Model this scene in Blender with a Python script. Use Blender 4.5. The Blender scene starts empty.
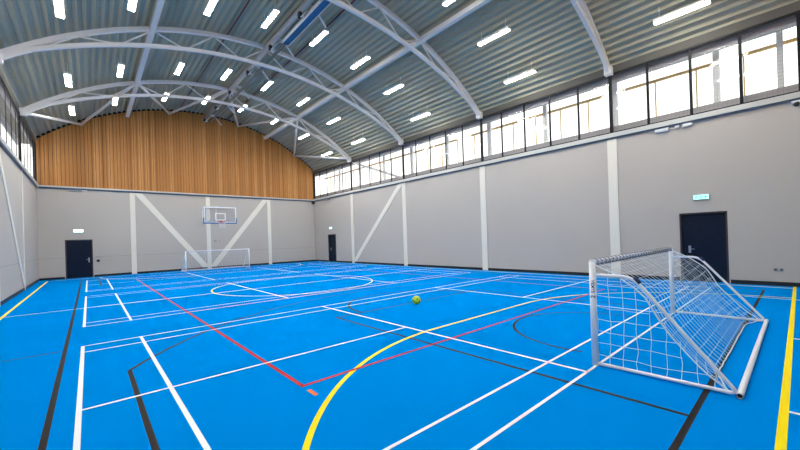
import bpy, bmesh, math, random
from mathutils import Vector, Matrix
random.seed(7)
C = bpy.context.scene.collection
PI = math.pi
XL, XR, YN, YF, XC = -2.0, 14.0, -1.2, 26.5, 6.0
ZS, ZH = 5.14, 7.15            # window sill and head
R_D, Z_D = 12.26, 10.42        # deck arc: radius, crown height
R_U, Z_U = 12.37, 10.20        # truss upper chord arc
R_L, Z_L = 16.3, 9.41          # truss lower chord arc
FRAMES = [4.35, 9.85, 15.4, 20.9]
BAYS = [(-1.2, 4.35), (4.35, 9.85), (9.85, 15.4), (15.4, 20.9), (20.9, 26.5)]

def arc(x, R, Z):
    return Z - R + math.sqrt(R * R - (x - XC) ** 2)

# ------------------------------------------------------------------ materials
def mat(name, col, rough=.6, metal=0., spec=.5, emit=None, es=0.):
    m = bpy.data.materials.new(name); m.use_nodes = True
    b = m.node_tree.nodes['Principled BSDF']
    b.inputs['Base Color'].default_value = (*col, 1)
    b.inputs['Roughness'].default_value = rough
    b.inputs['Metallic'].default_value = metal
    b.inputs['Specular IOR Level'].default_value = spec
    if emit:
        b.inputs['Emission Color'].default_value = (*emit, 1)
        b.inputs['Emission Strength'].default_value = es
    return m

def nodes(m):
    nt = m.node_tree
    return nt, nt.nodes, nt.links, nt.nodes['Principled BSDF']

def vary(m, col, amt=.06, scale=1.5, stretch=(1, 1, 1), bump=0.):
    nt, N, L, b = nodes(m)
    tc = N.new('ShaderNodeTexCoord'); mp = N.new('ShaderNodeMapping')
    mp.inputs['Scale'].default_value = stretch
    no = N.new('ShaderNodeTexNoise'); no.inputs['Scale'].default_value = scale; no.inputs['Detail'].default_value = 5
    cr = N.new('ShaderNodeValToRGB')
    cr.color_ramp.elements[0].position = .3; cr.color_ramp.elements[1].position = .7
    cr.color_ramp.elements[0].color = (*[c * (1 - amt) for c in col], 1)
    cr.color_ramp.elements[1].color = (*[min(1, c * (1 + amt)) for c in col], 1)
    L.new(tc.outputs['Object'], mp.inputs[0]); L.new(mp.outputs[0], no.inputs['Vector'])
    L.new(no.outputs['Fac'], cr.inputs[0]); L.new(cr.outputs[0], b.inputs['Base Color'])
    if bump:
        bp = N.new('ShaderNodeBump'); bp.inputs['Strength'].default_value = bump; bp.inputs['Distance'].default_value = .002
        L.new(no.outputs['Fac'], bp.inputs['Height']); L.new(bp.outputs[0], b.inputs['Normal'])
    return m

BLUE = (.0, .225, .68)
M = {}
M['floor'] = vary(mat('blue_sports_vinyl', BLUE, .45, spec=.0), BLUE, .035, .6)
M['white_line'] = mat('white_line_paint', (.84, .89, .92), .5, spec=.08)
M['yellow_line'] = mat('yellow_line_paint', (.95, .76, .0), .5, spec=.08)
M['red_line'] = mat('red_line_paint', (.42, .015, .022), .5, spec=.08)
M['black_line'] = vary(mat('black_line_paint', (.014, .011, .012), .5, spec=.08), (.015, .011, .012), .3, 3)
M['orange_line'] = mat('orange_line_paint', (.75, .17, .07), .5, spec=.08)
WALL = (.50, .462, .418)
M['wall'] = vary(mat('grey_wall_paint', WALL, .75, spec=.25), WALL, .02, .35, bump=.05)
M['band'] = mat('cream_steel_band', (.78, .745, .655), .6)
M['ledge'] = mat('ledge_flashing', (.56, .57, .54), .5)
M['ledge_dark'] = mat('ledge_painted_shade', (.04, .07, .12), .5)  # dark blue carries the shade below the ledge
M['skirt'] = mat('black_skirting', (.006, .007, .011), .45)
M['steel'] = mat('lilac_white_steel', (.75, .725, .71), .5)
M['ridge'] = vary(mat('galvanised_ridge', (.42, .41, .41), .5), (.42, .41, .41), .12, 9)
M['tray'] = mat('grey_brown_tray', (.20, .185, .16), .6)
M['tray_blue'] = mat('blue_tray_cover', (.003, .10, .23), .5, spec=.2)
M['black'] = mat('black_plastic', (.012, .012, .014), .5)
M['whitep'] = mat('white_plastic', (.75, .77, .80), .4)
M['greyp'] = mat('grey_plastic', (.34, .36, .38), .5)
M['goalw'] = mat('white_goal_tube', (.88, .89, .93), .3)
M['net'] = mat('white_net_cord', (.80, .88, .92), .7)
M['navy'] = mat('navy_rope', (.01, .025, .08), .7)
M['door'] = vary(mat('navy_door', (.004, .009, .024), .35, spec=.2), (.004, .010, .026), .12, 4)
M['doorframe'] = mat('dark_brown_frame', (.035, .024, .026), .45)
M['chrome'] = mat('brushed_steel', (.45, .46, .48), .3, .9)
M['frame'] = mat('dark_window_frame', (.006, .008, .012), .5, spec=.2)
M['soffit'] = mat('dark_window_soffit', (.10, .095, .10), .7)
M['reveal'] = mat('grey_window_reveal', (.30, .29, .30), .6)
M['timberf'] = mat('orange_timber_frame', (.62, .42, .16), .6)
M['wcol'] = mat('white_window_column', (.72, .73, .74), .6)
M['wire'] = mat('thin_grey_wire', (.16, .15, .16), .5)
M['maroon'] = mat('maroon_pipe', (.11, .012, .02), .4)
M['tube'] = mat('fluorescent_diffuser', (.9, .9, .88), .4, emit=(1, .97, .90), es=82)
M['exit_l'] = mat('exit_sign_panel', (.5, .9, .85), .4, emit=(.42, .95, .86), es=.75)
M['exit_w'] = mat('exit_sign_lit_panel', (.8, 1, .96), .4, emit=(.62, 1, .96), es=2.2)
M['exit_g'] = mat('exit_sign_green', (.0, .22, .17), .4, emit=(.0, .4, .32), es=.5)
M['red'] = mat('red_rim', (.45, .03, .03), .4)
M['bluepad'] = mat('blue_backboard_padding', (.01, .11, .32), .5)
M['closure'] = mat('void_shade_black', (.01, .01, .012), .9)  # near-black stands in for shade in the voids behind boards and doors
M['eave'] = mat('eave_trim', (.12, .115, .10), .6, spec=.2)

# deck: teal-grey coated steel
DK = (.44, .42, .33)
M['deck'] = vary(mat('teal_grey_roof_deck', DK, .65, spec=.15), DK, .05, 2.2, (1, .15, 1))

# timber boards: tone differs board by board
def timber():
    m = mat('vertical_timber_boards', (.45, .2, .07), .55, spec=.3)
    nt, N, L, b = nodes(m)
    tc = N.new('ShaderNodeTexCoord'); sx = N.new('ShaderNodeSeparateXYZ'); L.new(tc.outputs['Object'], sx.inputs[0])
    mu = N.new('ShaderNodeMath'); mu.operation = 'MULTIPLY'; mu.inputs[1].default_value = 1 / .16
    fl = N.new('ShaderNodeMath'); fl.operation = 'FLOOR'
    L.new(sx.outputs['X'], mu.inputs[0]); L.new(mu.outputs[0], fl.inputs[0])
    wn = N.new('ShaderNodeTexWhiteNoise'); wn.noise_dimensions = '1D'; L.new(fl.outputs[0], wn.inputs['W'])
    mp = N.new('ShaderNodeMapping'); mp.inputs['Scale'].default_value = (14, 1, .9)
    no = N.new('ShaderNodeTexNoise'); no.inputs['Scale'].default_value = 2.2; no.inputs['Detail'].default_value = 7
    L.new(tc.outputs['Object'], mp.inputs[0]); L.new(mp.outputs[0], no.inputs['Vector'])
    ad = N.new('ShaderNodeMath'); ad.operation = 'MULTIPLY_ADD'; ad.inputs[1].default_value = .45
    m2 = N.new('ShaderNodeMath'); m2.operation = 'MULTIPLY'; m2.inputs[1].default_value = .55
    L.new(wn.outputs['Value'], m2.inputs[0]); L.new(no.outputs['Fac'], ad.inputs[0]); L.new(m2.outputs[0], ad.inputs[2])
    cr = N.new('ShaderNodeValToRGB'); e = cr.color_ramp.elements
    e[0].position = .15; e[0].color = (.37, .150, .036, 1); e[1].position = .95; e[1].color = (.72, .38, .135, 1)
    k = e.new(.6); k.color = (.51, .225, .064, 1)
    L.new(ad.outputs[0], cr.inputs[0]); L.new(cr.outputs[0], b.inputs['Base Color'])
    return m
M['timber'] = timber()

def glassmat(name, tint, refl=.10):
    m = bpy.data.materials.new(name); m.use_nodes = True
    N = m.node_tree.nodes; L = m.node_tree.links; N.remove(N['Principled BSDF'])
    t = N.new('ShaderNodeBsdfTransparent'); t.inputs[0].default_value = (*tint, 1)
    g = N.new('ShaderNodeBsdfGlossy'); g.inputs['Roughness'].default_value = .05
    mx = N.new('ShaderNodeMixShader'); mx.inputs[0].default_value = refl
    L.new(t.outputs[0], mx.inputs[1]); L.new(g.outputs[0], mx.inputs[2]); L.new(mx.outputs[0], N['Material Output'].inputs[0])
    return m
M['glass'] = glassmat('window_glass', (.97, .98, .98), .06)
M['acrylic'] = glassmat('clear_backboard', (.93, .95, .98), .05)

# football
def ballmat():
    m = mat('lime_ball', (.45, .62, .02), .4)
    nt, N, L, b = nodes(m)
    tc = N.new('ShaderNodeTexCoord'); v = N.new('ShaderNodeTexVoronoi'); v.inputs['Scale'].default_value = 11; v.inputs['Randomness'].default_value = .35
    cr = N.new('ShaderNodeValToRGB'); cr.color_ramp.interpolation = 'CONSTANT'
    cr.color_ramp.elements[0].color = (.02, .07, .01, 1); cr.color_ramp.elements[1].position = .26; cr.color_ramp.elements[1].color = (.50, .68, .03, 1)
    L.new(tc.outputs['Object'], v.inputs['Vector']); L.new(v.outputs['Distance'], cr.inputs[0]); L.new(cr.outputs[0], b.inputs['Base Color'])
    return m
M['ball'] = ballmat()

# ------------------------------------------------------------------ mesh helpers
class MB:
    def __init__(s): s.bm = bmesh.new(); s.mi = 0
    def face(s, pts, smooth=False):
        vs = [s.bm.verts.new(p) for p in pts]
        f = s.bm.faces.new(vs); f.material_index = s.mi; f.smooth = smooth; return f
    def box(s, x0, x1, y0, y1, z0, z1):
        v = [s.bm.verts.new((x, y, z)) for x in (x0, x1) for y in (y0, y1) for z in (z0, z1)]
        for q in ((0, 1, 3, 2), (4, 6, 7, 5), (0, 4, 5, 1), (2, 3, 7, 6), (0, 2, 6, 4), (1, 5, 7, 3)):
            f = s.bm.faces.new([v[i] for i in q]); f.material_index = s.mi
        return s
    def tube(s, pts, r, n=8, cap=True, square=False, up=None, closed=False):
        pts = [Vector(p) for p in pts]; rings = []; prev = None
        m = len(pts)
        for i, p in enumerate(pts):
            if closed: t = (pts[(i + 1) % m] - pts[i - 1])
            elif i == 0: t = pts[1] - p
            elif i == m - 1: t = p - pts[i - 1]
            else: t = (pts[i + 1] - p).normalized() + (p - pts[i - 1]).normalized()
            t.normalize()
            if up is not None: a = Vector(up)
            elif prev is None: a = Vector((0, 0, 1)) if abs(t.z) < .9 else Vector((0, 1, 0))
            else: a = prev
            a = (a - t * a.dot(t)).normalized(); b = t.cross(a); prev = a
            rr = r[i] if isinstance(r, (list, tuple)) else r
            if square: offs = [(1, 1), (-1, 1), (-1, -1), (1, -1)]
            else: offs = [(math.cos(2 * PI * k / n), math.sin(2 * PI * k / n)) for k in range(n)]
            rings.append([s.bm.verts.new(p + a * (u * rr) + b * (v * rr)) for u, v in offs])
        q = len(rings[0])
        for i in range(m if closed else m - 1):
            A, B = rings[i], rings[(i + 1) % m]
            for k in range(q):
                f = s.bm.faces.new((A[k], A[(k + 1) % q], B[(k + 1) % q], B[k])); f.smooth = not square; f.material_index = s.mi
        if cap and not closed:
            for rg in (rings[0][::-1], rings[-1]):
                f = s.bm.faces.new(rg); f.material_index = s.mi
        return s
    def build(s, name, ms, parent=None, bevel=0., loc=(0, 0, 0)):
        me = bpy.data.meshes.new(name)
        bmesh.ops.recalc_face_normals(s.bm, faces=s.bm.faces)
        if any(loc): bmesh.ops.translate(s.bm, vec=-Vector(loc), verts=s.bm.verts)
        s.bm.to_mesh(me); s.bm.free()
        for m in (ms if isinstance(ms, (list, tuple)) else [ms]): me.materials.append(m)
        o = bpy.data.objects.new(name, me); C.objects.link(o)
        if parent:
            o.parent = parent
            pw = Vector(); pp = parent
            while pp: pw += pp.matrix_basis.to_translation(); pp = pp.parent
            o.location = Vector(loc) - pw
        else: o.location = loc
        if bevel:
            b = o.modifiers.new('bevel', 'BEVEL'); b.width = bevel; b.segments = 2; b.limit_method = 'ANGLE'
        return o

def tag(o, label=None, cat=None, group=None, kind=None):
    if label: o['label'] = label
    if cat: o['category'] = cat
    if group: o['group'] = group
    if kind: o['kind'] = kind
    return o
def thing(name, label, cat, loc, group=None):
    o = bpy.data.objects.new(name, None); o.location = loc; o.empty_display_size = .2
    C.objects.link(o); return tag(o, label, cat, group)
def dup(root):
    r = root.copy(); C.objects.link(r)
    for ch in list(root.children):
        c = ch.copy(); C.objects.link(c); c.parent = r
        for g in ch.children:
            d = g.copy(); C.objects.link(d); d.parent = c
    return r
def S(o): o['kind'] = 'structure'; return o

# ------------------------------------------------------------------ floor with its painted markings
f = MB()
f.box(XL - .7, XR + .7, YN - .35, YF + .4, -.2, 0)
def ring_arc(cx, cy, r, a0, a1, w, z, n=64):
    for i in range(n):
        t0, t1 = math.radians(a0 + (a1 - a0) * i / n), math.radians(a0 + (a1 - a0) * (i + 1) / n)
        f.face([(cx + q * math.cos(t), cy + q * math.sin(t), z) for q, t in ((r - w / 2, t0), (r + w / 2, t0), (r + w / 2, t1), (r - w / 2, t1))])
def lx(y, x0, x1, w, z): f.face([(x0, y - w / 2, z), (x1, y - w / 2, z), (x1, y + w / 2, z), (x0, y + w / 2, z)])
def ly(x, y0, y1, w, z): f.face([(x - w / 2, y0, z), (x + w / 2, y0, z), (x + w / 2, y1, z), (x - w / 2, y1, z)])
YM = 12.82
# black basketball court
f.mi = 1; z = .0008; w = .05
ly(-.32, YN, 24.95, .052, z); ly(12.92, .65, 24.95, w, z)
lx(.65, -.32, 12.92, w, z); lx(24.95, -.32, 12.92, w, z)
lx(7.71, -1.0, -.34, .04, z)
for s, y0 in ((1, .65), (-1, 24.95)):
    cy = y0 + s * 1.57; r = 6.94
    a = math.degrees(math.acos(5.94 / r))
    ring_arc(6.3, cy, r, s * a, s * (180 - a), w, z, 90)
    for x in (.36, 12.24): ly(x, *sorted((y0, cy + s * r * math.sin(math.radians(a)))), w, z)
    for x in (3.84, 8.76): ly(x, *sorted((y0, y0 + s * 5.8)), w, z)
    lx(y0 + s * 5.8, 3.84, 8.76, w, z)
    ring_arc(6.3, y0 + s * 5.8, 1.8, 0, s * 180, w, z)
    ring_arc(6.3, cy, 1.36, -8 * s, s * 190, .045, z)
# yellow football court
f.mi = 2; z = .0016
ly(-1.62, .105, 25.5, .06, z); ly(13.62, .105, 25.5, .06, z)
lx(.13, -1.62, 14.0, .058, z); lx(25.5, -1.62, 13.62, .06, z)
lx(YM, -1.6, 13.6, .04, z)
ring_arc(5.98, 12.88, 2.9, 0, 360, .05, z, 96)
for s, y0 in ((1, .13), (-1, 25.5)):
    ring_arc(4.6, y0, 4.165, s * 90, s * 180, .055, z); ring_arc(7.6, y0, 4.165, 0, s * 90, .05, z)
    lx(y0 + s * 4.165, 4.6, 7.6, .05, z)
# red volleyball court
f.mi = 3; z = .0024
for x in (1.745, 10.86): ly(x, 3.69, 21.9, .05, z)
for y in (3.69, 9.8, 15.8, 21.9): lx(y, 1.72, 10.885, .05, z)
f.mi = 5
for x in (1.745, 10.86): ly(x, 3.37, 3.55, .05, z)
# white badminton courts
f.mi = 4; z = .0032; w = .038
for c0 in (1.66, 9.75, 17.6):
    c1 = c0 + 6.16
    for y in (c0, c0 + .46, c1 - .46, c1): lx(y, -.13, 12.73, .034, z)
    for x in (-.11, .66, 4.27, 8.33, 11.94, 12.71): ly(x, c0 - .02, c1 + .02, .045, z)
    for a, b in ((-.11, 4.27), (8.33, 12.71)): lx(c0 + 3.09, a, b, w, z)
for x in (4.5, 7.5, 11.5): ly(x, YN, .1, .045, z)
ly(11.5, .16, .9, .045, z)
floor = S(f.build('floor', [M['floor'], M['black_line'], M['yellow_line'], M['red_line'], M['white_line'], M['orange_line']]))

# ------------------------------------------------------------------ walls
T = .30
def wall_x(name, xs, xo, holes, seam):
    """long wall between planes xs (room side) and xo, from the floor to the ledge, with door holes (y0,y1,z1)"""
    m = MB(); a, b = min(xs, xo), max(xs, xo); y = YN - T
    for (h0, h1, z1) in sorted(holes):
        m.box(a, b, y, h0, 0, 5.02); m.box(a, b, h0, h1, z1, 5.02); y = h1
    m.box(a, b, y, YF + T, 0, 5.02)
    return S(m.build(name, M['wall']))
DR = (1.40, 2.52, 2.12)       # near door in the right wall
DR2 = (23.2, 24.35, 2.12)     # far door in the right wall
wr = wall_x('wall_right', XR, XR + .6, [DR, DR2], 1)
wl = wall_x('wall_left', XL, XL - .6, [], 1)
DF = (-.98, .16, 2.12)        # door in the far wall
m = MB()
m.box(XL, DF[0], YF, YF + T, 0, 5.02); m.box(DF[0], DF[1], YF, YF + T, DF[2], 5.02); m.box(DF[1], XR, YF, YF + T, 0, 5.02)
wf = S(m.build('wall_far', M['wall']))
m = MB(); m.box(XL, XR, YN - T, YN, 0, 5.02); wn = S(m.build('wall_near', M['wall']))

# groove line at 1.13 m: a slim shadow strip standing proud by a hair
def strip(parent, segs, name, material):
    m = MB()
    for b in segs: m.box(*b)
    return m.build(name, material, parent)
M['groove'] = mat('wall_joint', (.30, .295, .29), .7)
strip(wf, [(DF[1] + .06, XR, YF - .003, YF + .01, 1.125, 1.14), (XL, DF[0] - .06, YF - .003, YF + .01, 1.125, 1.14)], 'panel_joint', M['groove'])
strip(wl, [(XL - .01, XL + .003, YN, YF, 1.125, 1.14)], 'panel_joint', M['groove'])

# white-painted steel bands flush on the walls
def band(parent, pts, w, axis, plane, sgn, lab=None):
    """pts: two (u,z) ends; axis 'x' = lies on a wall of constant x"""
    (u0, z0), (u1, z1) = pts
    d = Vector((u1 - u0, z1 - z0)).normalized(); n = Vector((-d.y, d.x)) * (w / 2)
    if abs(d.x) > .05:      # diagonal: cut level at top and bottom
        hw = (w / 2) / abs(d.y)
        q = [(u0 - hw, z0), (u0 + hw, z0), (u1 + hw, z1), (u1 - hw, z1)]
    else: q = [(u0 - w / 2, z0), (u0 + w / 2, z0), (u1 + w / 2, z1), (u1 - w / 2, z1)]
    m = MB(); A = []; t = .025
    for off in (.0, t):
        A.append([m.bm.verts.new((plane + sgn * off, u, zz) if axis == 'x' else (u, plane + sgn * off, zz)) for u, zz in q])
    m.bm.faces.new(A[1]); m.bm.faces.new(A[0][::-1])
    for k in range(4): m.bm.faces.new((A[0][k], A[0][(k + 1) % 4], A[1][(k + 1) % 4], A[1][k]))
    return m.build('diagonal_band' if abs(d.x) > .05 else 'column_band', M['band'], parent)
for y in FRAMES:
    band(wr, [(y, .0), (y, 4.9)], .30, 'x', XR, -1); band(wl, [(y, .0), (y, 4.9)], .24, 'x', XL, 1)
band(wr, [(20.75, .11), (15.65, 4.9)], .30, 'x', XR, -1)
band(wl, [(20.85, .11), (15.65, 4.9)], .28, 'x', XL, 1)
for x in (2.02, 6.10, 10.25): band(wf, [(x, .0), (x, 4.86)], .25, 'y', YF, -1)
band(wf, [(5.9, .11), (2.3, 4.86)], .32, 'y', YF, -1)
band(wf, [(6.32, .11), (10.0, 4.86)], .32, 'y', YF, -1)

# skirting
sk = [('baseboard_right', [(XR - .02, XR, YN, DR[0] - .03, 0, .115), (XR - .02, XR, DR[1] + .03, DR2[0] - .03, 0, .115), (XR - .02, XR, DR2[1] + .03, YF, 0, .115)]),
      ('baseboard_left', [(XL, XL + .02, YN, YF, 0, .115)]),
      ('baseboard_far', [(XL + .02, DF[0] - .03, YF - .02, YF, 0, .115), (DF[1] + .03, XR - .02, YF - .02, YF, 0, .115)]),
      ('baseboard_near', [(XL + .02, XR - .02, YN, YN + .02, 0, .115)])]
for n, bs in sk:
    m = MB()
    for b in bs: m.box(*b)
    S(m.build(n, M['skirt']))

# ledges round the hall
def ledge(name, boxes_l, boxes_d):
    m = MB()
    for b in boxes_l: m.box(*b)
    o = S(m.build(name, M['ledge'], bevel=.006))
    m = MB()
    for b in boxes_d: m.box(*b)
    m.build('painted_shade_strip', M['ledge_dark'], o)  # solid strip, its dark colour stands in for shade under the ledge
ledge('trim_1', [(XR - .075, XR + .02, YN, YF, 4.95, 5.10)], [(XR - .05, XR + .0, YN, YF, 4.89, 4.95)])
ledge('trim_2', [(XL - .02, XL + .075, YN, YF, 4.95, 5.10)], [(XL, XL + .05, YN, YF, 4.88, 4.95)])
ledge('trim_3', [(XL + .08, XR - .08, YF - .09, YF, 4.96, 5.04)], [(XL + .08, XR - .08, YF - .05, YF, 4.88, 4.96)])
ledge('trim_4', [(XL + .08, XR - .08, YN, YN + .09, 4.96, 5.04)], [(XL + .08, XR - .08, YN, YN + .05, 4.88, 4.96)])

# ------------------------------------------------------------------ gable boards
def gable(name, yb, yi, parent):
    """vertical boards between yb (back) and yi (room side), top follows the roof arc; every board its own depth"""
    m = MB(); wdt = .16; x = XL; sg = 1 if yi > yb else -1; k = 0
    while x < XR - 1e-4:
        x1 = min(x + wdt, XR); d = random.choice((0, .0, .006, .010)); g = .009
        z0 = 5.02; za, zb = arc(x + g, R_D, Z_D) - .01, arc(x1 - g, R_D, Z_D) - .01
        ya, yc = yb, yi - sg * d
        v = [m.bm.verts.new(p) for p in ((x + g, ya, z0), (x1 - g, ya, z0), (x1 - g, ya, zb), (x + g, ya, za), (x + g, yc, z0), (x1 - g, yc, z0), (x1 - g, yc, zb), (x + g, yc, za))]
        for q in ((0, 1, 2, 3), (4, 7, 6, 5), (0, 4, 5, 1), (1, 5, 6, 2), (2, 6, 7, 3), (3, 7, 4, 0)): m.bm.faces.new([v[i] for i in q])
        x = x1; k += 1
    return m.build(name, M['timber'], parent)
gable('timber_cladding', YF + .06, YF + .01, wf)
gable('timber_cladding', YN - .06, YN - .01, wn)
for par, y0, y1 in ((wf, YF + .08, YF + T), (wn, YN - T, YN - .08)):
    m = MB(); n = 40
    for i in range(n):
        xa, xb = XL - .12 + (XR - XL + .36) * i / n, XL - .12 + (XR - XL + .36) * (i + 1) / n
        za, zb = (arc(max(min(v, XR + .5), XL - .5), R_D, Z_D) + .2 for v in (xa, xb))
        v = [m.bm.verts.new(p) for p in ((xa, y0, 5.02), (xb, y0, 5.02), (xb, y0, zb), (xa, y0, za), (xa, y1, 5.02), (xb, y1, 5.02), (xb, y1, zb), (xa, y1, za))]
        for q in ((0, 1, 2, 3), (4, 7, 6, 5), (2, 6, 7, 3), (0, 4, 5, 1)): m.bm.faces.new([v[k] for k in q])
    m.build('gable_light_seal', M['closure'], par)  # unseen panel added against light leaks, its black darkens the rib openings

# ------------------------------------------------------------------ roof deck (trapezoidal ribs running the length of the hall)
m = MB(); pitch = .248; Rc = R_D; zc = Z_D - R_D
amax = math.asin(8.03 / Rc); prof = []
a = -amax; dp = pitch / Rc
nr = int(2 * amax / dp); a0 = -nr * dp / 2
for k in range(nr):
    s = a0 + k * dp
    for u, h in (.045, 0), (.066, .11), (.227, .11):
        prof.append((s + u / Rc, h))
prof.append((a0 + nr * dp, 0))
pts = [(-amax, 0)] + [p for p in prof if abs(p[0]) < amax] + [(amax, 0)]
rows = []
for (an, h) in pts:
    r = Rc + h; x = XC + r * math.sin(an); zz = zc + r * math.cos(an)
    rows.append([m.bm.verts.new((x, y, zz)) for y in (YN - T, YF + T)])
for i in range(len(rows) - 1):
    m.bm.faces.new((rows[i][0], rows[i + 1][0], rows[i + 1][1], rows[i][1]))
ceil = S(m.build('ceiling', M['deck']))
m = MB(); n = 60; rows = []
for i in range(n + 1):
    an = -amax * 1.08 + 2.16 * amax * i / n; r = Rc + .2
    rows.append([m.bm.verts.new((XC + q * math.sin(an), y, zc + q * math.cos(an))) for q, y in ((r, YN - T), (r, YF + T), (r + .1, YF + T), (r + .1, YN - T))])
for i in range(n):
    for k in range(4): m.bm.faces.new((rows[i][k], rows[i + 1][k], rows[i + 1][(k + 1) % 4], rows[i][(k + 1) % 4]))
m.bm.faces.new(rows[0][::-1]); m.bm.faces.new(rows[-1])
m.build('roof_skin', M['greyp'], ceil)  # unseen outer cover added over the deck to keep stray light out

# eaves: trim from the deck edge down to the window head, on both sides
ze = arc(XR, R_D, Z_D)
for nm, sg, X in (('trim_5', 1, XR), ('trim_6', -1, XL)):
    m = MB()
    q = [(X - sg * .02, ze + .01), (X + sg * .55, ze + .01), (X + sg * .55, ZH + .06), (X + sg * .03, ZH + .06)]
    A = [[m.bm.verts.new((x, y, zz)) for x, zz in q] for y in (YN - T, YF + T)]
    for k in range(4): m.bm.faces.new((A[0][k], A[0][(k + 1) % 4], A[1][(k + 1) % 4], A[1][k]))
    m.bm.faces.new(A[0]); m.bm.faces.new(A[1][::-1])
    S(m.build(nm, M['eave']))

# ------------------------------------------------------------------ clerestory windows, one per bay and side
def window(idx, X, sg, y0, y1):
    D = .20 if sg > 0 else .09
    """sg=+1: outside lies at larger x. Dark posts and mesh guard in the wall plane, glazing set back .42 m"""
    m = MB(); e = .001
    def bx(mb, d0, d1, *r):
        a, b = X + sg * d0, X + sg * d1; mb.box(min(a, b), max(a, b), *r)
    first = y0 < 0; last = y1 > 26
    # dark inner frame
    bx(m, -.02, .05, y0 + e, y1 - e, 5.10, 5.145); bx(m, -.03, .05, y0 + e, y1 - e, ZH, ZH + .06)
    bx(m, -.02, .06, y0 + e, y0 + .05, 5.145, ZH); bx(m, -.02, .06, y1 - .05, y1 - e, 5.145, ZH)
    fr = S(m.build('window_%d' % idx, M['frame']))
    n = 5; st = (y1 - y0) / n
    for k in range(1, n):
        q = MB(); yy = y0 + st * k; bx(q, -.005, .011, yy - .038, yy + .038, 5.145, ZH); q.build('mullion', M['frame'], fr)
    # reveal: sill, soffit, lower and upper panels of the set-back wall
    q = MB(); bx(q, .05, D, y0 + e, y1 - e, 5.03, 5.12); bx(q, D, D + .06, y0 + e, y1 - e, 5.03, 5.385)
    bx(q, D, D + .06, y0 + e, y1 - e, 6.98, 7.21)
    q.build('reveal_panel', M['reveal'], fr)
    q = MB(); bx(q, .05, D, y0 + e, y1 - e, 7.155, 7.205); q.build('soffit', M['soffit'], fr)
    # white columns at each frame line and halfway
    for yy, wd in ((y0 + .12 if not first else y0 + .1, .20), ((y0 + y1) / 2 + .05, .16)) + (((.27, .13),) if first else ()):
        if sg < 0: break
        q = MB(); bx(q, .80, .92, yy - wd / 2, yy + wd / 2, 4.9, 7.6); q.build('white_column', M['wcol'], fr)
    q = MB(); bx(q, .95, 1.0, y0 + .02, y1 - .02, 6.79, 6.88)
    q.build('timber_transom', M['timberf'], fr)
    for k in range(1, 5 if sg > 0 else 1):
        yy = y0 + st * k
        q = MB(); bx(q, .95, 1.0, yy - .018, yy + .018, 5.2, 6.81); q.build('timber_glazing_bar', M['timberf'], fr)
    q = MB(); bx(q, D + .02, D + .03, y0 + e, y1 - e, 5.385, 6.98); q.build('glass_pane', M['glass'], fr)
    # wire guard in front of the recess
    q = MB(); w = .0022
    ny = int((y1 - y0) / .1)
    for k in range(1, ny):
        yy = y0 + (y1 - y0) * k / ny; bx(q, .012, .013, yy - w, yy + w, 5.145, ZH)
    for k in range(1, 20):
        zz = 5.145 + (ZH - 5.145) * k / 20; bx(q, .012, .013, y0 + .05, y1 - .05, zz - w, zz + w)
    g = q.build('wire_guard', M['wire'], fr)
    return fr
i = 1
for X, sg in ((XR, 1), (XL, -1)):
    for k, (y0, y1) in enumerate(BAYS):
        fr = window(i, X, sg, y0, y1)
        if k == 3 and sg > 0:   # steel brace crossing the window recess in the braced bay
            q = MB(); q.tube([(X + sg * .12, y1 - .1, 7.1), (X + sg * .13, y0 + .15, 5.2)], .062, square=True, up=(1, 0, 0)); q.build('diagonal_brace', M['ridge'], fr)
        i += 1

# ------------------------------------------------------------------ doors
def door_x(name, X, d, handle_near):
    y0, y1, z1 = d
    m = MB()
    for b in ((X + .0, X + .16, y0, y0 + .045, 0, z1), (X + .0, X + .16, y1 - .045, y1, 0, z1), (X + .0, X + .16, y0 + .045, y1 - .045, z1 - .045, z1)): m.box(*b)
    fr = S(m.build(name, M['doorframe']))
    q = MB(); q.box(X + .10, X + .15, y0 + .048, y1 - .048, .006, z1 - .048); leaf = q.build('door_leaf', M['door'], fr, bevel=.003)
    hy = y1 - .22 if handle_near else y0 + .2
    q = MB(); q.box(X + .092, X + .10, hy - .03, hy + .03, .88, 1.10); q.tube([(X + .095, hy, 1.0), (X + .05, hy, 1.0), (X + .05, hy - .12, 1.0)], .009)
    q.build('door_handle', M['chrome'], leaf)
    q = MB(); q.box(X + .15, X + .35, y0 - .1, y1 + .1, 0, z1 + .1); q.build('door_light_seal', M['closure'], fr)  # unseen dark box added to stop light leaking round the door
door_x('door_1', XR, DR, True); door_x('door_2', XR, DR2, True)
m = MB(); x0, x1, z1 = DF
for b in ((x0, x0 + .045, YF, YF + .14, 0, z1), (x1 - .045, x1, YF, YF + .14, 0, z1), (x0 + .045, x1 - .045, YF, YF + .14, z1 - .045, z1)): m.box(*b)
fr = S(m.build('door_3', M['doorframe']))
q = MB(); q.box(x0 + .048, x1 - .048, YF + .02, YF + .07, .006, z1 - .048); leaf = q.build('door_leaf', M['door'], fr, bevel=.003)
q = MB(); q.box(x1 - .20, x1 - .14, YF + .012, YF + .02, .84, 1.10); q.tube([(x1 - .17, YF + .015, 1.0), (x1 - .17, YF - .03, 1.0), (x1 - .29, YF - .03, 1.0)], .01)
q.build('door_handle', M['chrome'], leaf)

q = MB(); q.box(x0 - .1, x1 + .1, YF + .15, YF + .35, 0, z1 + .1); q.build('door_light_seal', M['closure'], fr)  # added blocker behind the end door, keeps sky light out of its gaps

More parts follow.
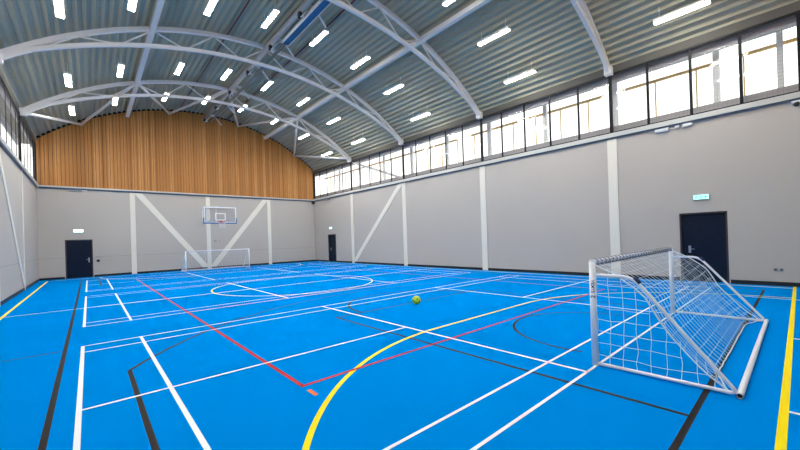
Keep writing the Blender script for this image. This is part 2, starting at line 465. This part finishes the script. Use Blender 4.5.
# ------------------------------------------------------------------ trusses
truss_where = {4.35: 'nearest the camera, landing above the goal', 9.85: 'landing right of centre, second from the camera',
               15.4: 'third from the camera, just before the rearmost one', 20.9: 'rearmost, closest to the timber end wall'}
NODE_U = [-.15, 1.9, 3.95, 6.0, 8.05, 10.1, 12.15]
NODE_L = [-.95, .92, 2.93, 4.97, 7.03, 9.07, 11.08, 12.95]
for y in FRAMES:
    t = thing('roof_truss', 'arched white steel roof truss ' + truss_where[y], 'roof truss', (XC, y, 7.3), 'curved roof trusses')
    xs = [XL + .04 + (XR - XL - .08) * i / 40 for i in range(41)]
    q = MB(); q.tube([(x, y, arc(x, R_U, Z_U)) for x in xs], .068, square=True, up=(0, 1, 0)); q.build('upper_chord', M['steel'], t)
    q = MB(); q.tube([(x, y, min(arc(x, R_L, Z_L), arc(x, R_U, Z_U) - .14)) for x in xs], .059, square=True, up=(0, 1, 0)); q.build('lower_chord', M['steel'], t)
    for i, xu in enumerate(NODE_U):
        for xl, s in ((NODE_L[i], 1), (NODE_L[i + 1], -1)):
            q = MB(); q.tube([(xu, y, arc(xu, R_U, Z_U) - .05), (xl + s * .12, y, arc(xl + s * .12, R_L, Z_L) + .05)], .028, 8); q.build('web_strut', M['steel'], t)
    for X, sg in ((XL, 1), (XR, -1)):
        q = MB(); xa, xb = sorted((X + sg * .0, X + sg * .22)); q.box(xa, xb, y - .12, y + .12, 7.14, 7.42); q.build('end_plate', M['steel'], t, bevel=.008)

def zdk(x): return arc(x, R_U, Z_U)
for x, nm in ((1.9, 'left of the ridge'), (10.1, 'right of the ridge')):
    q = MB(); zz = zdk(x); q.box(x - .085, x + .085, YN + .01, YF - .002, zz - .10, zz + .075)
    tag(q.build('purlin', M['steel'], bevel=.01), 'long white steel beam lengthwise under the roof, ' + nm, 'roof beam', 'long roof beams')
q = MB(); q.tube([(6.06, YN + .01, zdk(6) - .03), (6.06, YF - .002, zdk(6) - .03)], .12, 20)
tag(q.build('ridge_tube', M['ridge']), 'thick dull grey tube along the ridge of the roof beside the blue strip', 'roof beam')
# bracing in the end bay: zigzag between the rearmost truss and the timber wall
A = [(-1.9, 20.9), (1.9, 20.9), (6.0, 20.9), (10.1, 20.9), (13.9, 20.9)]; B = [(-.18, 26.45), (4.03, 26.45), (8.2, 26.45), (12.36, 26.45)]
zz = [A[0], B[0], A[1], B[1], A[2], B[2], A[3], B[3], A[4]]
t = thing('roof_bracing', 'zigzag of white tubes between the rearmost truss and the timber wall', 'roof bracing', (XC, 23.5, 9))
for i in range(8):
    (xa, ya), (xb, yb) = zz[i], zz[i + 1]
    q = MB(); q.tube([(xa, ya, zdk(xa) + (.02 if abs(xa - XC) < 7 else -.1)), (xb, yb, zdk(xb) + .02)], .068, 10)
    q.build('brace', M['steel'], t)

# long tray beside the ridge, inverted-V brackets, thin pipes
t = thing('service_tray', 'long tray beside the ridge tube, blue with white edges at its near end', 'service tray', (6.3, 15, 9.8))
for y0, y1, mm, lab in ((3.0, 13.95, M['tray_blue'], 'blue cover'), (14.0, 26.3, M['tray'], 'dull brown grey cover')):
    q = MB(); q.box(*((6.17, 6.43) if y0 < 10 else (6.26, 6.35)), y0, y1, 9.82, 9.90); tag(q.build('tray_cover', mm, t), lab)
    for xe in ((6.15, 6.43) if y0 < 10 else ()):
        q = MB(); q.box(xe, xe + .018, y0, y1, 9.80, 9.93); q.build('edge_rail', M['whitep'] if y0 < 10 else M['ridge'], t)
for y in (5.9, 8.85, 11.75, 14.55, 17.4, 20.3, 23.1, 25.9):
    q = MB(); q.tube([(6.55, y, 10.2), (6.95, y, 9.72)], .036, 8); q.tube([(6.30, y, 10.2), (5.92, y, 9.72)], .022, 8)
    q.box(6.28, 6.57, y - .02, y + .02, 10.18, 10.33); q.build('hanger', M['whitep'], t)
    q = MB(); q.box(5.90, 5.99, y + .05, y + .2, 9.78, 9.96); q.build('pulley_block', M['black'], t)
    q = MB(); q.tube([(6.0, y + .12, 9.86), (6.12, y + .12, 9.86)], .035, 10); q.build('pulley_wheel', M['whitep'], t)
for x, w_ in ((4.5, 'left of the ridge'), (7.42, 'right of the ridge')):
    zz_ = arc(x, R_D, Z_D) - .035; q = MB(); q.tube([(x, YN + .01, zz_), (x, YF - .01, zz_)], .03, 8)
    tag(q.build('pipe', M['maroon']), 'thin dark red pipe running under the roof ' + w_, 'pipe', 'dark red roof pipes')

# ------------------------------------------------------------------ ceiling lights
def make_light():
    t = thing('ceiling_light', 'x', 'ceiling light', (0, 0, 0), 'fluorescent ceiling lights')
    q = MB(); q.box(-.10, .10, -.635, .635, -.025, .06); q.build('housing', M['whitep'], t, bevel=.01)
    q = MB(); q.box(-.08, .08, -.62, .62, -.034, -.0255); q.build('diffuser', M['tube'], t, bevel=.008)
    for s in (-1, 1):
        q = MB(); q.tube([(0, s * .5, .06), (0, s * .5, .42)], .008, 6); q.build('suspension_wire', M['whitep'], t)
    return t
light0 = make_light(); used = False
cols = [(-.45, 'closest to the left wall'), (1.12, 'second from the left wall'), (3.2, 'third from the left wall'), (5.15, 'just left of the ridge tube'),
        (7.12, 'just right of the ridge tube'), (9.13, 'third from the right-hand windows'), (11.05, 'second from the right-hand windows'), (12.77, 'closest to the right-hand windows')]
rowsL = [(2.11, 'row nearest the camera'), (7.12, 'second row from the camera'), (12.65, 'third row from the camera'),
         (18.15, 'second row from the timber wall'), (22.05, 'row nearest the timber wall')]
seen = {0: (7,), 1: (5, 6, 7)}
for ri, (y, rl) in enumerate(rowsL):
    for ci, (x, cl) in enumerate(cols):
        o = light0 if not used else dup(light0)
        used = True
        o.location = (x * .996, y * .996, arc(x, R_D, Z_D) - .62)
        o['label'] = 'ceiling light %s, in the %s' % (cl, rl)

# ------------------------------------------------------------------ exit signs
def sign(name, label, W, H_, panel, M4):
    t = bpy.data.objects.new(name, None); C.objects.link(t); t.matrix_world = M4; tag(t, label, 'exit sign')
    def loc(o): o.parent = t; o.location = (0, 0, 0); return o
    # local frame: x along wall, y out of the wall, z up
    q = MB(); q.box(-W / 2, W / 2, 0, .05, -H_ / 2, H_ / 2); loc(q.build('sign_case', M['greyp'], bevel=.008))
    q = MB(); q.box(-W / 2 + .01, W / 2 - .01, .05, .056, -H_ / 2 + .018, H_ / 2 - .01); p = loc(q.build('sign_panel', panel))
    q = MB(); y = .0575; h = H_ * .28
    def poly(pts):
        q.face([(x, y, z_) for x, z_ in pts])
    for cx in (-W * .30,):   # arrow
        poly([(cx - h * .9, -h * .22), (cx + .0, -h * .22), (cx + .0, h * .22), (cx - h * .9, h * .22)]); poly([(cx, -h * .7), (cx + h * .9, 0), (cx, h * .7)])
    # running figure
    poly([(-h * .2, h * .55), (h * .25, h * .55), (h * .25, h), (-h * .2, h)])
    poly([(-h * .25, -h * .2), (h * .2, -h * .2), (h * .35, h * .45), (-h * .1, h * .45)])
    poly([(-h * .9, -h * .95), (-h * .6, -h * .95), (0, -h * .15), (-h * .25, -h * .15)]); poly([(h * .1, -h * .2), (h * .3, -h * .2), (h * .7, -h * .9), (h * .45, -h * .9)])
    poly([(-h * .8, h * .0), (-h * .65, -h * .15), (0, h * .3), (-h * .1, h * .45)]); poly([(h * .2, h * .4), (h * .3, h * .2), (h * .85, h * .0), (h * .9, h * .18)])
    cx = W * .30   # doorway
    poly([(cx - h * .5, -h), (cx - h * .25, -h), (cx - h * .25, h), (cx - h * .5, h)]); poly([(cx + h * .25, -h), (cx + h * .5, -h), (cx + h * .5, h), (cx + h * .25, h)])
    poly([(cx - h * .25, h * .7), (cx + h * .25, h * .7), (cx + h * .25, h), (cx - h * .25, h)])
    o = q.build('sign_symbol', M['exit_g']); loc(o)
    return t
def frame_mat(loc, xdir, ydir):
    xd, yd = Vector(xdir), Vector(ydir); zd = xd.cross(yd)
    return Matrix((( xd.x, yd.x, zd.x, loc[0]), (xd.y, yd.y, zd.y, loc[1]), (xd.z, yd.z, zd.z, loc[2]), (0, 0, 0, 1)))
sign('exit_sign', 'pale teal lit exit sign with three symbols above the nearest right-hand door', .38, .165, M['exit_l'], frame_mat((XR, 1.97, 2.58), (0, 1, 0), (-1, 0, 0)))
sign('exit_sign', 'small exit sign glowing white above the door in the far right corner', .36, .165, M['exit_w'], frame_mat((XR, 23.85, 2.60), (0, 1, 0), (-1, 0, 0)))
sign('exit_sign', 'bright white-teal exit sign above the door in the timber-topped end wall', .42, .17, M['exit_w'], frame_mat((-.42, YF, 2.60), (-1, 0, 0), (0, -1, 0)))

# ------------------------------------------------------------------ small wall fittings
def fitting(name, label, cat, bxs, mm, bev=.006):
    m = MB()
    for b in bxs: m.box(*b)
    return tag(m.build(name, mm, bevel=bev), label, cat)
X = XR
fitting('sensor_box', 'long pale box under the ledge on the right wall, left of two smaller ones', 'wall box', [(X - .09, X, 2.70, 3.06, 4.79, 4.885)], M['whitep'])
fitting('sensor_box', 'smallest cube-like sensor under the right wall ledge, between two longer boxes', 'wall box', [(X - .09, X, 2.44, 2.54, 4.81, 4.885)], M['whitep'])
fitting('sensor_box', 'short pale box under the right wall ledge, right of the small sensor', 'wall box', [(X - .09, X, 2.12, 2.35, 4.80, 4.885)], M['whitep'])
fitting('sensor_box', 'wider pale box under the ledge of the end wall above the left door', 'wall box', [(-.74, -.44, YF - .09, YF, 4.79, 4.875)], M['greyp'])
fitting('sensor_box', 'tiny grey sensor under the end wall ledge between two boxes', 'wall box', [(-.40, -.32, YF - .09, YF, 4.80, 4.875)], M['greyp'])
fitting('sensor_box', 'bright white box under the ledge of the end wall, right of the tiny sensor', 'wall box', [(-.22, -.0, YF - .09, YF, 4.80, 4.875)], M['whitep'])
fitting('sensor_box', 'small box under the ledge of the right wall near its far corner', 'wall box', [(X - .09, X, 23.9, 24.3, 4.78, 4.885)], M['greyp'])
fitting('corner_bracket', 'dark bracket hanging in the far right corner at ledge height', 'bracket', [(X - .2, X, YF - .2, YF, 4.70, 4.88)], M['black'])
t = thing('security_camera', 'small white camera with a dark lens under the ledge at the right edge', 'security camera', (X, -.02, 4.86))
q = MB(); q.box(X - .10, X, -.10, .08, 4.82, 4.885); q.build('housing', M['whitep'], t, bevel=.01)
q = MB(); q.tube([(X - .07, -.01, 4.82), (X - .10, -.01, 4.75)], [.055, .045], 16); q.build('lens', M['black'], t)
for k, yy in enumerate((.47, .36)):
    t = thing('wall_socket', ('left' if k == 0 else 'right') + ' of two grey wall sockets low on the wall beside the nearest door', 'wall socket', (X, yy, .44), 'pair of wall sockets')
    q = MB(); q.box(X - .010, X, yy - .045, yy + .045, .40, .485); q.build('plate', M['greyp'], t, bevel=.003)
    q = MB(); q.box(X - .018, X - .010, yy - .02, yy + .02, .425, .465); q.build('outlet', M['black'], t)
t = thing('door_control', 'round black door button with a small plate above, beside the end wall door', 'door control', (.38, YF, .9))
q = MB(); q.tube([(.38, YF, .90), (.38, YF - .04, .90)], .075, 20); q.build('button', M['black'], t)
q = MB(); q.box(.26, .52, YF - .01, YF, 1.09, 1.16); q.build('name_plate', M['greyp'], t)
fitting('winch_box', 'small grey winch box on the end wall under the basketball board', 'winch', [(6.42, 6.60, YF - .07, YF, 1.80, 1.93), (6.72, 6.80, YF - .04, YF, 1.80, 1.88)], M['greyp'])

# ------------------------------------------------------------------ basketball goal on the end wall
bxc, by, bz0, bz1, bw = 6.17, 23.8, 2.95, 3.93, .925
t = thing('basketball_hoop', 'wall mounted basketball hoop with clear white-bordered board and blue bottom padding', 'basketball hoop', (bxc, YF, 3.4))
q = MB(); q.box(bxc - bw, bxc + bw, by, by + .02, bz0, bz1); q.build('backboard', M['acrylic'], t)
q = MB(); e = .055; y0, y1 = by - .006, by - .001
def rect(x0, x1, z0, z1, e):
    q.box(x0, x1, y0, y1, z1 - e, z1); q.box(x0, x1, y0, y1, z0, z0 + e); q.box(x0, x0 + e, y0, y1, z0 + e, z1 - e); q.box(x1 - e, x1, y0, y1, z0 + e, z1 - e)
rect(bxc - bw, bxc + bw, bz0, bz1, e); rect(bxc - .295, bxc + .295, bz0 + .15, bz0 + .6, .05)
q.build('board_marking', M['white_line'], t)
q = MB(); q.box(bxc - bw - .025, bxc + bw + .025, by - .03, by + .05, bz0 - .05, bz0 + .02)
for s in (-1, 1): q.box(*sorted((bxc + s * (bw - .02), bxc + s * (bw + .03))), by - .03, by + .05, bz0 + .02, bz0 + .32)
q.build('bottom_padding', M['bluepad'], t, bevel=.01)
q = MB(); rc = (bxc + .0, by - .38); n = 24
q.tube([(rc[0] + .225 * math.cos(2 * PI * k / n), rc[1] + .225 * math.sin(2 * PI * k / n), 3.03) for k in range(n)], .014, 8, closed=True)
q.box(bxc - .07, bxc + .07, by - .17, by - .03, 2.98, 3.04); q.box(bxc - .1, bxc + .1, by - .035, by - .01, 2.93, 3.09)
q.build('rim', M['red'], t)
q = MB()
for k in range(12):
    for s in (1, -1):
        pts = []
        for j in range(5):
            a_ = 2 * PI * (k + s * j * .5) / 12; r_ = .22 - .025 * j; pts.append((rc[0] + r_ * math.cos(a_), rc[1] + r_ * math.sin(a_), 3.01 - .1 * j))
        q.tube(pts, .004, 4, cap=False)
q.build('net', M['goalw'], t)
for sx in (-.42, .42):
    q = MB(); q.tube([(bxc + sx, by + .04, bz0 + .15), (bxc + sx * 1.0, YF, bz0 + .15)], .03, 10)
    q.tube([(bxc + sx, by + .04, bz1 - .12), (bxc + sx * 1.0, YF, bz1 + .1)], .02, 10); q.tube([(bxc + sx * 1.0, YF - .03, bz0), (bxc + sx * 1.0, YF - .03, bz1 + .2)], .025, 10)
    q.build('support_arm', M['whitep'], t)
q = MB(); q.box(bxc - .6, bxc + .6, by + .03, by + .08, bz1 - .15, bz1 - .08); q.box(bxc - .6, bxc + .6, by + .03, by + .08, bz0 + .12, bz0 + .2); q.build('board_frame', M['ridge'], t)
q = MB(); q.box(bxc - .2, bxc + .55, YF - .12, YF - .05, 4.12, 4.24); q.build('wall_bracket', M['ledge'], t)

# ------------------------------------------------------------------ football goals
def bend(p0, p1, p2, r, n=6):
    """points rounding the corner p1 between p0 and p2"""
    p0, p1, p2 = Vector(p0), Vector(p1), Vector(p2)
    a_ = p1 + (p0 - p1).normalized() * r; b_ = p1 + (p2 - p1).normalized() * r
    return [a_.lerp(p1, u).lerp(p1.lerp(b_, u), u) for u in [k / n for k in range(n + 1)]]

def goal(label, x0, x1, yf, s, full, texts):
    """yf = goal line, frame runs back towards s (-1 or +1) along y"""
    t = thing('football_goal', label, 'football goal', ((x0 + x1) / 2, yf, 0))
    D = 1.27; yb = yf + s * D; zt = 1.25; yk = yf + s * .42; zk = 1.09; n8 = 12 if full else 8
    for x in (x0, x1):
        q = MB(); q.tube([(x, yf, 0), (x, yf, zt)], .036, 16); po = q.build('goal_post', M['goalw'], t)
        q = MB()
        p = [(x, yf, zk)] + bend((x, yf, zk), (x, yk, zk), (x, yb - s * .01, .03), .12) + bend((x, yk, zk), (x, yb - s * .01, .03), (x, yf, .025), .07) + [(x, yf, .025)]
        q.tube(p, .019, n8); sf = q.build('side_frame', M['goalw'], t)
        if full:
            q = MB(); q.tube([(x, yf + s * .44, 1.085), (x, yf + s * .49, 1.02)], .023, 12); q.build('clip', M['navy'], sf)
    q = MB(); q.tube([(x0 - .03, yf, zt), (x1 + .03, yf, zt)], .027, 16); cb = q.build('crossbar', M['goalw'], t)
    q = MB(); q.tube([(x0 - .045, yb, .03), (x1 + .045, yb, .03)], .027, 16, cap=False); gb = q.build('ground_bar', M['goalw'], t)
    if full:
        for xe, d in ((x0 - .045, -1), (x1 + .045, 1)):
            q = MB(); q.tube([(xe - d * .012, yb, .03), (xe - d * .010, yb, .03)], .017, 16); q.build('painted_hollow', M['black'], gb)  # black disc paints the dark inside of the open tube
        q = MB(); pts = []; L_ = x1 - x0; turns = 28
        for k in range(turns * 8 + 1):
            a_ = 2 * PI * k / 8; pts.append((x0 + .04 + (L_ - .08) * k / (turns * 8), yf + .030 * math.cos(a_), zt + .030 * math.sin(a_)))
        q.tube(pts, .005, 5); q.build('net_tie_rope', M['navy'], cb)
        q = MB(); q.tube([(x0 + .03, yf + s * .02, zt - .04), (x1 - .03, yf + s * .02, zt - .04)], .008, 6); q.build('net_head_rope', M['navy'], cb)
    # nets
    cell = .14 if full else .13; r = .0029 if full else .004
    def prof(v):      # back net profile: v 0 at the bar, 1 at the hem
        P = [(0.02, zt - .04), (.19, 1.13), (.50, .90), (.70, .55), (.97, .23), (1.19, .03)]
        u = v * (len(P) - 1); i_ = min(int(u), len(P) - 2); fq = u - i_
        def cr(a, b, c, d, t_): return .5 * (2 * b + (c - a) * t_ + (2 * a - 5 * b + 4 * c - d) * t_ * t_ + (3 * b - a - 3 * c + d) * t_ ** 3)
        g = lambda k: P[max(0, min(len(P) - 1, k))]
        return tuple(cr(g(i_ - 1)[k], g(i_)[k], g(i_ + 1)[k], g(i_ + 2)[k], fq) for k in (0, 1))
    nx = int((x1 - x0) / cell); nv = 14
    def bp(u, v):
        d, zz_ = prof(v); side = 4 * u * (1 - u)
        pull = .14 * min(1, side * 2.2) * v ** 2.5
        sag = .06 * math.sin(PI * v) * min(1, side * 2)
        rr = random.Random(int(u * 997) * 31 + int(v * 991)); j = .008
        return (x0 + .02 + (x1 - x0 - .04) * u + rr.uniform(-j, j), yf + s * (d - pull), max(.01, zz_ - sag + rr.uniform(-j, j)))
    q = MB()
    for i_ in range(nx + 1): q.tube([bp(i_ / nx, v / nv) for v in range(nv + 1)], r * .85 if 0 < i_ < nx else .009, 4, cap=False)
    for v in range(1, nv + 1): q.tube([bp(i_ / nx, v / nv) for i_ in range(nx + 1)], r * .85 if v < nv else .008, 4, cap=False)
    q.build('back_net', M['net'], t)
    for x, sd in ((x0, 1), (x1, -1)):
        q = MB(); g = cell
        def top(d):  # net upper edge over depth d
            if d < .19: return 1.20 - (d) * .4
            k = 0.
            best = 0
            for vv in range(0, 101):
                a_ = prof(vv / 100)
                if a_[0] <= d: best = a_[1]
            return best
        nD = 9; step = 1.2 / nD
        def sp(i_, zz_):
            d = i_ * step; rr = random.Random(i_ * 77 + int(zz_ * 800) + (5 if sd > 0 else 9)); j = .012
            bulge = .05 * math.sin(PI * min(1, d / 1.2)) * math.sin(PI * min(1, zz_ / 1.1))
            return (x + sd * (.02 + bulge), yf + s * (d + .03 + rr.uniform(-j, j)), max(.02, zz_ + rr.uniform(-j, j) - .02 * math.sin(PI * d)))
        if sd > 0 or not full:
            for i_ in range(0, nD + 1):
                h_ = top(i_ * step)
                if h_ < .06: continue
                m_ = max(2, int(h_ / cell) + 1)
                q.tube([sp(i_, h_ * k / m_) for k in range(m_ + 1)], r, 4, cap=False)
            for k in range(1, 10):
                zz_ = k * cell; pts = [sp(i_, zz_) for i_ in range(0, nD + 1) if top(i_ * step) > zz_]
                if len(pts) > 1: q.tube(pts, r, 4, cap=False)
        else:      # diamond-hung side
            for k in range(-8, 16):
                for sg2 in (1, -1):
                    pts = []
                    for j_ in range(0, 25):
                        d = j_ * .05; zz_ = k * .175 + sg2 * d * 1.0
                        if 0.02 < zz_ < top(d): pts.append((x + sd * (.02 + .05 * math.sin(PI * d / 1.2)), yf + s * (d + .03), zz_))
                    if len(pts) > 1: q.tube(pts, r, 4, cap=False)
        q.build('side_net', M['net'], t)
    if texts:
        for txt, size, zc_ in texts:
            cu = bpy.data.curves.new('post_lettering', 'FONT'); cu.body = txt; cu.size = size; cu.align_x = 'CENTER'; cu.align_y = 'CENTER'; cu.extrude = .0006; cu.offset = .0012
            ob = bpy.data.objects.new('tmp', cu); C.objects.link(ob)
            dg = bpy.context.evaluated_depsgraph_get(); me = bpy.data.meshes.new_from_object(ob.evaluated_get(dg))
            bpy.data.objects.remove(ob)
            # wrap flat lettering on the post's camera-facing side, reading upwards
            th = math.atan2(0 - yf, 0 - x0)      # direction towards the hall's near left
            rr_ = .0365
            for v in me.vertices:
                rad = rr_ + (v.co.z + .0006)
                zz_ = zc_ + v.co.x
                a_ = th - v.co.y / rr_; v.co = (rad * math.cos(a_), rad * math.sin(a_), zz_)
            me.materials.append(M['navy'])
            o = bpy.data.objects.new('post_lettering', me); C.objects.link(o); o.parent = t
            o.location = (x0 - t.location.x, yf - t.location.y, 0)
            ofs = o.location.copy()
    return t
goal('white football goal with sagging net in the right foreground', 4.575, 8.50, 1.68, -1, True, [('SAMBA', .050, .955), ('2', .075, .83)])
goal('white football goal standing far away against the end wall', 4.36, 8.06, 24.55, 1, False, None)

# ------------------------------------------------------------------ ball
bm_ = bmesh.new(); bmesh.ops.create_icosphere(bm_, subdivisions=4, radius=.105)
for fc in bm_.faces: fc.smooth = True
me = bpy.data.meshes.new('football'); bm_.to_mesh(me); bm_.free(); me.materials.append(M['ball'])
o = bpy.data.objects.new('football', me); C.objects.link(o); o.location = (5.93, 6.2, .105); o.rotation_euler = (.4, .7, .2)
tag(o, 'lime green ball with dark patches lying on the blue floor', 'ball')

# ------------------------------------------------------------------ light
w = bpy.data.worlds.new('overcast'); bpy.context.scene.world = w; w.use_nodes = True
bg = w.node_tree.nodes['Background']; bg.inputs[0].default_value = (1, .985, .955, 1); bg.inputs[1].default_value = 1.7
for X, sg in ((XR + .30, 1), (XL - .20, -1)):
    for y0, y1 in BAYS:
        la = bpy.data.lights.new('window_portal', 'AREA'); la.shape = 'RECTANGLE'; la.size = 1.66; la.size_y = y1 - y0
        la.cycles.is_portal = True
        lo = bpy.data.objects.new('window_portal', la); C.objects.link(lo)
        lo.location = (X, (y0 + y1) / 2, 6.235); lo.rotation_euler = (0, sg * PI / 2, 0)

# ------------------------------------------------------------------ camera (calibrated from the photograph)
yaw, pitch_, roll, fpx = .7225, .0023, -.0316, 353.
F = Vector((math.sin(yaw) * math.cos(pitch_), math.cos(yaw) * math.cos(pitch_), math.sin(pitch_)))
R0 = Vector((math.cos(yaw), -math.sin(yaw), 0)); U0 = R0.cross(F)
Rv = R0 * math.cos(roll) + U0 * math.sin(roll); Uv = -R0 * math.sin(roll) + U0 * math.cos(roll)
cam = bpy.data.cameras.new('camera'); co = bpy.data.objects.new('camera', cam); C.objects.link(co)
cam.sensor_width = 36; cam.lens = 36 * fpx / 800; cam.shift_y = 13.1 / 800; cam.clip_start = .02; cam.clip_end = 200
co.matrix_world = Matrix(((Rv.x, Uv.x, -F.x, 0), (Rv.y, Uv.y, -F.y, 0), (Rv.z, Uv.z, -F.z, 1.6), (0, 0, 0, 1)))
sc = bpy.context.scene; sc.camera = co
sc.view_settings.view_transform = 'Standard'; sc.view_settings.look = 'None'; sc.view_settings.gamma = 1
sc.view_settings.use_curve_mapping = False; sc.view_settings.exposure = 0.38
